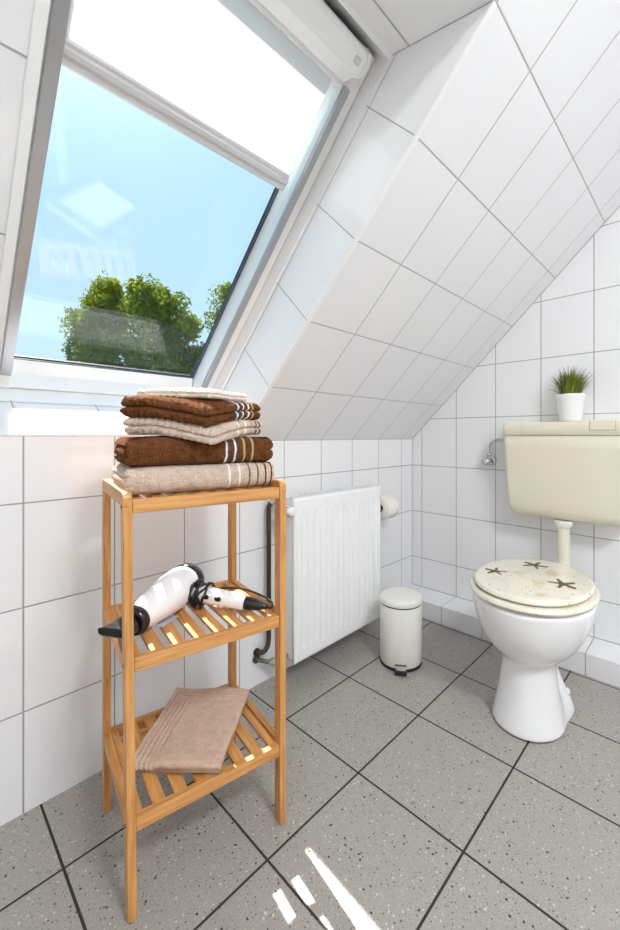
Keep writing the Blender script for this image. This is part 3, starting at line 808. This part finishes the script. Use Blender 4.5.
for z, (x1, a1, b1), (x2, a2, b2) in lv:
    R.append(blob_ring(z, [(x1, 0, a1, b1), (x2, 0, a2, b2)], (.05 if z < .06 else .03) if z < .2 else .03, 80))
m.loft(R); ob = m.build('bowl', CER, to)
sd = ob.modifiers.new('smooth', 'SUBSURF'); sd.levels = 1; sd.render_levels = 1
m = MB(); m.box((.06, -.05, .33), (.345, .05, .392)); 
m = MB(); m.loft([[(x, y, z) for x, y, z in ((.10,-.085,.30),(.10,.085,.30),(.10,.085,.392),(.10,-.085,.392))], [(x, y, z) for x, y, z in ((.33,-.05,.325),(.33,.05,.325),(.33,.05,.385),(.33,-.05,.385))]], smooth=False)
m.build('flush_inlet', CER, to, bevel=.012, bseg=4)
m = MB(); m.lathe([(.011,0),(.0105,.003),(.007,.006),(.002,.0068)], 24, T_((.085,-.083,.060)) @ Matrix.Rotation(radians(68), 4, 'X'))
bc_ = m.build('bolt_cap', CER, to)

def seat_mat():
    m, nt, b, out = new_mat('cream resin with shells')
    tc = nt.nodes.new('ShaderNodeTexCoord'); P = tc.outputs['Object']
    nz = nt.nodes.new('ShaderNodeTexNoise'); nt.links.new(P, nz.inputs['Vector']); nz.inputs['Scale'].default_value = 120; nz.inputs['Detail'].default_value = 4
    c = mixc(nt, nz.outputs['Fac'], (.74, .69, .56), (.84, .81, .72))
    n2 = nt.nodes.new('ShaderNodeTexNoise'); nt.links.new(P, n2.inputs['Vector']); n2.inputs['Scale'].default_value = 13; n2.inputs['Detail'].default_value = 3
    f = nt.nodes.new('ShaderNodeMapRange'); nt.links.new(n2.outputs['Fac'], f.inputs[0]); f.inputs[1].default_value = .58; f.inputs[2].default_value = .72
    c = mixc(nt, M(nt, 'MULTIPLY', f.outputs[0], .55), c, (.58, .40, .20))
    def sp2(c, scale, thr, prob, col, s):
        v = nt.nodes.new('ShaderNodeTexVoronoi'); v.inputs['Scale'].default_value = scale
        mp = nt.nodes.new('ShaderNodeMapping'); mp.inputs['Location'].default_value = (s, s, 0); mp.inputs['Scale'].default_value = (1, 1.0, .3)
        nt.links.new(P, mp.inputs['Vector']); nt.links.new(mp.outputs[0], v.inputs['Vector'])
        sep = nt.nodes.new('ShaderNodeSeparateColor'); nt.links.new(v.outputs['Color'], sep.inputs[0])
        a = M(nt, 'MULTIPLY', M(nt, 'LESS_THAN', v.outputs['Distance'], thr), M(nt, 'LESS_THAN', sep.outputs[0], prob))
        return mixc(nt, M(nt, 'MULTIPLY', a, .85), c, col)
    c = sp2(c, 45, .16, .28, (.50, .22, .10), 1.1)
    c = sp2(c, 60, .13, .30, (.20, .12, .05), 4.7)
    c = sp2(c, 38, .2, .15, (.86, .62, .48), 7.9)
    nt.links.new(c, b.inputs['Base Color']); b.inputs['Roughness'].default_value = .12; b.inputs['Coat Weight'].default_value = .5
    b.inputs['Subsurface Weight'].default_value = 0
    return m
SEATM = seat_mat()
def seat_outline(a, b_, z, x0=0, seg=72):
    r = []
    for k in range(seg):
        t = 2*pi*k/seg; c, s_ = cos(t), sin(t)
        n = 2.15
        x = a*math.copysign(abs(c)**(2/n), c); y = b_*math.copysign(abs(s_)**(2/n), s_)
        y *= 1-.10*max(0, x/a)**2
        r.append((x+x0, y, z))
    return r
def slab_rounded(mb, a, b_, z0, z1, x0=0, dome=0., r=.006):
    R = [seat_outline(a-r, b_-r, z0, x0)]
    for k in range(1, 7):
        q = pi/2*k/6; R.append(seat_outline(a-r+r*sin(q), b_-r+r*sin(q), z0+(z1-z0)*.5*(1-cos(q)), x0))
    for k in range(0, 7):
        q = pi/2*k/6; R.append(seat_outline(a-r+r*cos(q), b_-r+r*cos(q), z0+(z1-z0)*(.5+.5*sin(q)), x0))
    for f in (.92, .8, .6, .4, .2, .05): R.append(seat_outline((a-r)*f, (b_-r)*f, z1+dome*(1-f*f), x0))
    mb.loft(R)
m = MB(); slab_rounded(m, .226, .186, .4030, .4190, .002); m.build('seat', SEATM, to)
m = MB(); slab_rounded(m, .216, .172, .4225, .4400, .006, .004, .007); lid = m.build('lid', SEATM, to)
lid['label'] = 'cream resin lid with embedded starfish and shell flecks'
# starfish on the lid: (px position found on the lid plane)
STAR = plain('olive brown starfish', (.125, .090, .032), .5, bump=.4, bscale=500)
def starfish(x, y, rot, s, parent, z):
    m = MB(); pts = []
    for k in range(5):
        a = rot+2*pi*k/5; 
        pts += [(x+s*cos(a-.11)*.95, y+s*sin(a-.11)*.95), (x+s*1.04*cos(a), y+s*1.04*sin(a)), (x+s*cos(a+.11)*.95, y+s*sin(a+.11)*.95),
                (x+s*.30*cos(a+.50), y+s*.30*sin(a+.50)), (x+s*.22*cos(a+pi/5), y+s*.22*sin(a+pi/5)), (x+s*.30*cos(a+2*pi/5-.50), y+s*.30*sin(a+2*pi/5-.50))]
    def zz(p): q = 1-((p[0]-.008)/.207)**2*.6-(p[1]/.165)**2*.5; return z-.0002+max(0, q)*.0003
    m.loft([[(px, py, z-.0015) for px, py in pts], [(px, py, z+.0010) for px, py in pts]], smooth=False)
    o = m.build('starfish', STAR, parent); o['label'] = 'olive brown starfish shape'
    return o
STARS = [(-.035, .108, .25, .036), (.120, .030, 1.15, .042), (-.012, -.092, .60, .042)]
for x, y, r_, s in STARS: starfish(x, y, r_, s, lid, .4400+.004*max(0, 1-((x-.006)/.209)**2-(y/.165)**2)+.0003)
for y in (-.06, .06):
    m = MB(); m.tube([(.214, y-.014, .410), (.214, y+.014, .410)], .009, 16); m.build('hinge', plain('cream hinge', (.62,.58,.45), .35), to)

# ------------------------------------------------------------------ cistern, flush pipe, stop valve
CRM = plain('cream plastic', (.735, .690, .545), .3)
CRMD = plain('cream plastic pipe', (.76, .715, .56), .28)
CY = -.778; CW = .232
ci = thing('cistern', 'cream plastic cistern mounted high on the tiled gable wall', 'cistern', (0, CY, .575))
def tank_section(y0, y1, xd, z, n=10, r=.022):
    """front-rounded rectangle in plan: x from -xd to -.002"""
    pts = [(-.002, y1), (-.002, y0)]
    for k in range(n+1):
        a = pi/2*k/n; pts.append((-xd+r-r*sin(a), y0+r-r*cos(a)))
    for k in range(n+1):
        a = pi/2*k/n; pts.append((-xd+r-r*cos(a), y1-r+r*sin(a)))
    return [(x, y, z) for x, y in pts]
m = MB(); R = []
for z, hw, xd in ((-.012,.180,.070),(-.011,.192,.090),(-.006,.203,.104),(.006,.211,.115),(.028,.217,.122),(.060,.2205,.126),(.12,.2245,.129),(.20,.2275,.1325),(.28,.2305,.135),(.329,.2320,.137)):
    R.append(tank_section(-hw, hw, xd, z))
m.loft(R); m.build('tank', CRM, ci)
m = MB(); R = []
for z, hw, xd in ((.3305,.2335,.1385),(.332,.2355,.1405),(.370,.2358,.1410),(.380,.2330,.138),(.3845,.2280,.133),(.3855,.2200,.123)):
    R.append(tank_section(-hw, hw, xd, z))
m.loft(R); m.build('tank_lid', CRM, ci)
# flush key let into lid front
GAPM = plain('dark joint', (.42, .38, .28), .6)
m = MB(); m.box((-.1415, -.178, .3480), (-.120, -.094, .3850)); m.build('key_joint', GAPM, ci)
m = MB(); m.box((-.1430, -.1770, .3490), (-.075, -.0950, .3872)); m.build('flush_key', CRM, ci, bevel=.004, bseg=3)
fp = thing('flush_pipe', 'cream flush pipe between the cistern and the toilet', 'pipe', (-.09, CY+.006, .575))
m = MB(); m.lathe([(.033,-.0125),(.034,-.014),(.034,-.028),(.030,-.036),(.026,-.040)], 32); m.build('collar_nut', plain('white nut', (.78,.77,.72), .3), fp)
m = MB(); m.tube(catmull([Vector((0,0,-.030)), Vector((0,0,-.09)), Vector((0,0,-.15)), Vector((-.003,0,-.19)), Vector((-.018,0,-.212)), Vector((-.040,0,-.218)), Vector((-.072,0,-.218))], 6), .0235, 24); m.build('pipe', CRMD, fp)

av = thing('angle_valve', 'chrome angle stop valve with curved supply pipe beside the cistern', 'valve', (0, -.443, .785))
m = MB(); m.lathe([(.024,0),(.0235,.004),(.018,.009),(.012,.011)], 28, Matrix.Rotation(-pi/2, 4, 'Y')); m.build('rosette', CHR, av)
m = MB(); m.tube([(-.010,0,0),(-.046,0,0)], .0105, 20); m.tube([(-.030,0,-.004),(-.030,0,.024)], [.0095,.0085], 18); m.build('valve_body', CHR, av)
m = MB(); m.tube([(-.046,0,0),(-.049,0,0),(-.064,0,0),(-.068,0,0)], [.013,.0175,.0175,.011], 6); m.build('valve_knob', CHR, av)
m = MB(); m.tube([(-.030,.010,-.001),(-.030,.030,-.004),(-.030,.036,-.005)], [.008,.011,.008], 10); m.build('compression_nut', CHR, av)
m = MB(); m.tube([(-.030,0,.024),(-.030,0,.034)], .0095, 6)
m.build('union_nut', CHR, av)
m = MB(); m.tube(catmull([Vector((-.030,0,.030)), Vector((-.030,.001,.055)), Vector((-.032,-.006,.078)), Vector((-.036,-.026,.096)), Vector((-.042,-.052,.103)), Vector((-.046,-.078,.103)), Vector((-.046,-.108,.103))], 7), .0052, 14); m.build('supply_tube', CHR, av)

# ------------------------------------------------------------------ potted grass on the cistern
pp = thing('potted_grass', 'small artificial grass plant in a white pot on top of the cistern', 'plant', (-.072, -.794, .9612))
m = MB(); m.lathe([(.036,0),(.0395,.001),(.041,.006),(.0500,.098),(.0515,.102),(.0515,.108),(.0500,.1095),(.0480,.1085),(.0465,.098),(.044,.092)], 48, cap1=False); m.build('pot', plain('white ceramic pot', (.84,.84,.85), .3), pp)
m = MB(); m.lathe([(.002,.093),(.0455,.093),(.0455,.096),(.02,.099),(.002,.100)], 32); m.build('soil', plain('dark soil', (.02,.018,.008), .9), pp)
def grass_mat():
    m, nt, b, out = new_mat('green grass blades')
    tc = nt.nodes.new('ShaderNodeTexCoord'); nz = nt.nodes.new('ShaderNodeTexNoise'); nt.links.new(tc.outputs['Object'], nz.inputs['Vector'])
    nz.inputs['Scale'].default_value = 90
    nt.links.new(mixc(nt, nz.outputs['Fac'], (.018, .055, .006), (.26, .30, .020)), b.inputs['Base Color'])
    b.inputs['Roughness'].default_value = .45
    return m
rg = random.Random(11); m = MB()
for i in range(300):
    a = rg.uniform(0, 2*pi); r0 = .036*sqrt(rg.random()); lean = rg.uniform(.05, 1.0)*(r0/.036)**.6
    L = rg.uniform(.064, .130)*(1-.15*lean)
    d = Vector((cos(a+rg.uniform(-.5,.5)), sin(a+rg.uniform(-.5,.5)), 0)); b0 = Vector((r0*cos(a), r0*sin(a), .098)); w_ = rg.uniform(.0020, .0036)
    s_ = Vector((-d.y, d.x, 0)); rings = []
    for k in range(6):
        t = k/5; ang = lean*(.15+.85*t)
        p = b0 + d*(L*t*sin(ang)*.85) + Vector((0, 0, L*t*cos(ang*.8)))
        ww = w_*(1-t**1.7)+.0002
        rings.append([p-s_*ww, p+d*ww*.35, p+s_*ww, p-d*ww*.25])
    m.loft(rings, True, True, smooth=False)
for a, L in ((2.05, .085), (1.75, .07), (-1.6, .06)):
    d = Vector((cos(a)*.3, sin(a), 0)).normalized(); s_ = Vector((-d.y, d.x, 0)); rings = []
    for k in range(7):
        t = k/6; p = Vector((0, 0, .100))+d*(.03+L*.75*t)+Vector((0, 0, .032*sin(t*2.0)+.002)); ww = .0018*(1-t**2)+.0002
        rings.append([p-s_*ww, p+Vector((0,0,ww*.5)), p+s_*ww, p-Vector((0,0,ww*.4))])
    m.loft(rings, smooth=False)
m.build('grass_blades', grass_mat(), pp)

# ------------------------------------------------------------------ fill lamp added to brighten the room, unseen behind the camera
cl = thing('fill_lamp', 'added round fill lamp on the flat part of the ceiling, out of view', 'lamp', (-1.55, -2.15, ZC))
m = MB(); m.lathe([(.26,0),(.265,-.004),(.265,-.030),(.255,-.034)], 48, cap1=False); m.build('fill_lamp_base', WHITEM, cl)
em = bpy.data.materials.new('fill lamp diffuser'); em.use_nodes = True; nt = em.node_tree; nt.nodes.clear()
eo = nt.nodes.new('ShaderNodeOutputMaterial'); ee = nt.nodes.new('ShaderNodeEmission'); ee.inputs[0].default_value = (.95, .985, 1, 1); ee.inputs[1].default_value = 69
nt.links.new(ee.outputs[0], eo.inputs[0])
m = MB(); m.lathe([(.254,-.030),(.250,-.052),(.225,-.070),(.15,-.082),(.05,-.086),(.004,-.0865)], 48); m.build('diffuser', em, cl)

# ------------------------------------------------------------------ trees outside
BARK = plain('bark', (.10, .07, .045), .9, bump=1, bscale=20)
def tree(name, base, top, rad, n, seed, mat, label, shape=1.0, clumps=70):
    rt = random.Random(seed); t = thing(name, label, 'tree', base, 0, 'trees outside the roof window')
    H = top-base[2]; m = MB()
    m.tube([(0,0,0),(.05,.0,H*.3),(-.03,.03,H*.6),(0,0,H*.92)], [.22,.16,.09,.02], 10)
    for k in range(16):
        z = H*rt.uniform(.35, .85); a = rt.uniform(0, 2*pi); L = rad*.8*(1-(z/H)**2*.6)
        m.tube([(0,0,z),(cos(a)*L*.5,sin(a)*L*.5,z+.25*L),(cos(a)*L,sin(a)*L,z+.6*L)], [.05,.03,.008], 6)
    m.build('trunk', BARK, t)
    m = MB(); cl_ = []
    for k in range(clumps):
        f = rt.random()**.75; z = H*(.30+.67*f); rr = rad*(1-((z/H-.42)/.60)**2 if z/H > .42 else .95)**.5 if z/H < 1 else .1
        rr = max(.08, rr.real if isinstance(rr, complex) else rr)
        a = rt.uniform(0, 2*pi); q = rr*sqrt(rt.uniform(.15, 1))*.88
        cl_.append((Vector((q*cos(a), q*sin(a), z)), rt.uniform(.16, .34)*shape))
    for i in range(n):
        c, r = rt.choice(cl_)
        d = Vector((rt.gauss(0,1), rt.gauss(0,1), rt.gauss(0,1))).normalized()*r*rt.uniform(.55, 1.12)
        p = c+Vector((d.x, d.y, d.z*1.15)); s = rt.uniform(.035, .062)
        u = (d.normalized()+Vector((rt.gauss(0,.6), rt.gauss(0,.6), rt.gauss(0,.6)))).normalized(); v = u.orthogonal().normalized()
        v = Matrix.Rotation(rt.uniform(0, 6.28), 3, u) @ v; w_ = u.cross(v)
        m.add([p-v*s, p+w_*s*.45+u*s*.12, p+v*s*1.1, p-w_*s*.45+u*s*.12], [(0,1,2),(0,2,3)])
    m.build('foliage', mat, t)
    return t
LF = leaf_mat('leaves', (.012, .035, .010), (.17, .25, .02))
GZ = -3.2
tree('leafy_tree', (1.75, 8.5, GZ), 4.45, 2.05, 60000, 3, LF, 'dense green leafy tree in the middle of the roof window view', clumps=230)
tree('leafy_tree', (3.55, 7.3, GZ), 4.60, 1.0, 15000, 5, LF, 'narrower green tree half hidden by the right edge of the roof window', clumps=70)
m = MB(); m.box((-25, 1.5, GZ-.2), (30, 40, GZ)); 
m.build('garden_ground', plain('garden lawn', (.10, .15, .05), .9), kind='structure')

# ------------------------------------------------------------------ light and sky
sun = bpy.data.lights.new('sun', 'SUN'); sun.energy = 18; sun.angle = radians(.55); sun.color = (1, .965, .91)
so = bpy.data.objects.new('sun', sun); COL.objects.link(so)
so.rotation_euler = Vector((-.10, -.615, -1)).to_track_quat('-Z', 'Y').to_euler()
wd = bpy.data.worlds.new('sky'); scn.world = wd; wd.use_nodes = True; nt = wd.node_tree; nt.nodes.clear()
wo = nt.nodes.new('ShaderNodeOutputWorld'); bg = nt.nodes.new('ShaderNodeBackground')
tc = nt.nodes.new('ShaderNodeTexCoord'); sx = nt.nodes.new('ShaderNodeSeparateXYZ'); nt.links.new(tc.outputs['Generated'], sx.inputs[0])
cr = nt.nodes.new('ShaderNodeValToRGB'); nt.links.new(sx.outputs[2], cr.inputs[0])
e = cr.color_ramp.elements; e[0].position = 0; e[0].color = (.66, .85, .95, 1); e[1].position = .95; e[1].color = (.38, .64, .95, 1)
x = e.new(.35); x.color = (.52, .775, .97, 1)
sd_ = Vector((.10, .615, 1)).normalized()
dp = dotp(nt, tc.outputs['Generated'], tuple(sd_))
gl = M(nt, 'POWER', M(nt, 'MAXIMUM', dp, 0.), 22.)
g2 = M(nt, 'POWER', M(nt, 'MAXIMUM', dp, 0.), 160.)
st = M(nt, 'ADD', 1., M(nt, 'ADD', M(nt, 'MULTIPLY', gl, 1.6), M(nt, 'MULTIPLY', g2, 4.)))
nt.links.new(mixc(nt, M(nt, 'MINIMUM', gl, 1.), cr.outputs[0], (1, .98, .95)), bg.inputs[0]); nt.links.new(M(nt, 'MULTIPLY', st, 1.15), bg.inputs[1])
nt.links.new(bg.outputs[0], wo.inputs[0])

# ------------------------------------------------------------------ camera
cam = bpy.data.cameras.new('camera'); co = bpy.data.objects.new('camera', cam); COL.objects.link(co)
a = radians(42.748)
co.location = (-1.8821, -1.2066, .9054)
co.rotation_euler = Vector((cos(a), sin(a), 0)).to_track_quat('-Z', 'Y').to_euler()
cam.sensor_fit = 'AUTO'; cam.sensor_width = 36; cam.lens = 398.86/930*36
cam.shift_x = -(341.14-310)/930; cam.shift_y = -(465-435.42)/930
cam.clip_start = .02; cam.clip_end = 200
scn.camera = co
scn.view_settings.view_transform = 'Standard'; scn.view_settings.look = 'None'
scn.view_settings.exposure = 0; scn.view_settings.gamma = 1; scn.view_settings.use_curve_mapping = False
scn.cycles.use_denoising = True
scn.cycles.max_bounces = 14; scn.cycles.diffuse_bounces = 8; scn.cycles.glossy_bounces = 6; scn.cycles.transparent_max_bounces = 12
scn.cycles.sample_clamp_indirect = 8
scn.cycles.caustics_reflective = False; scn.cycles.caustics_refractive = False
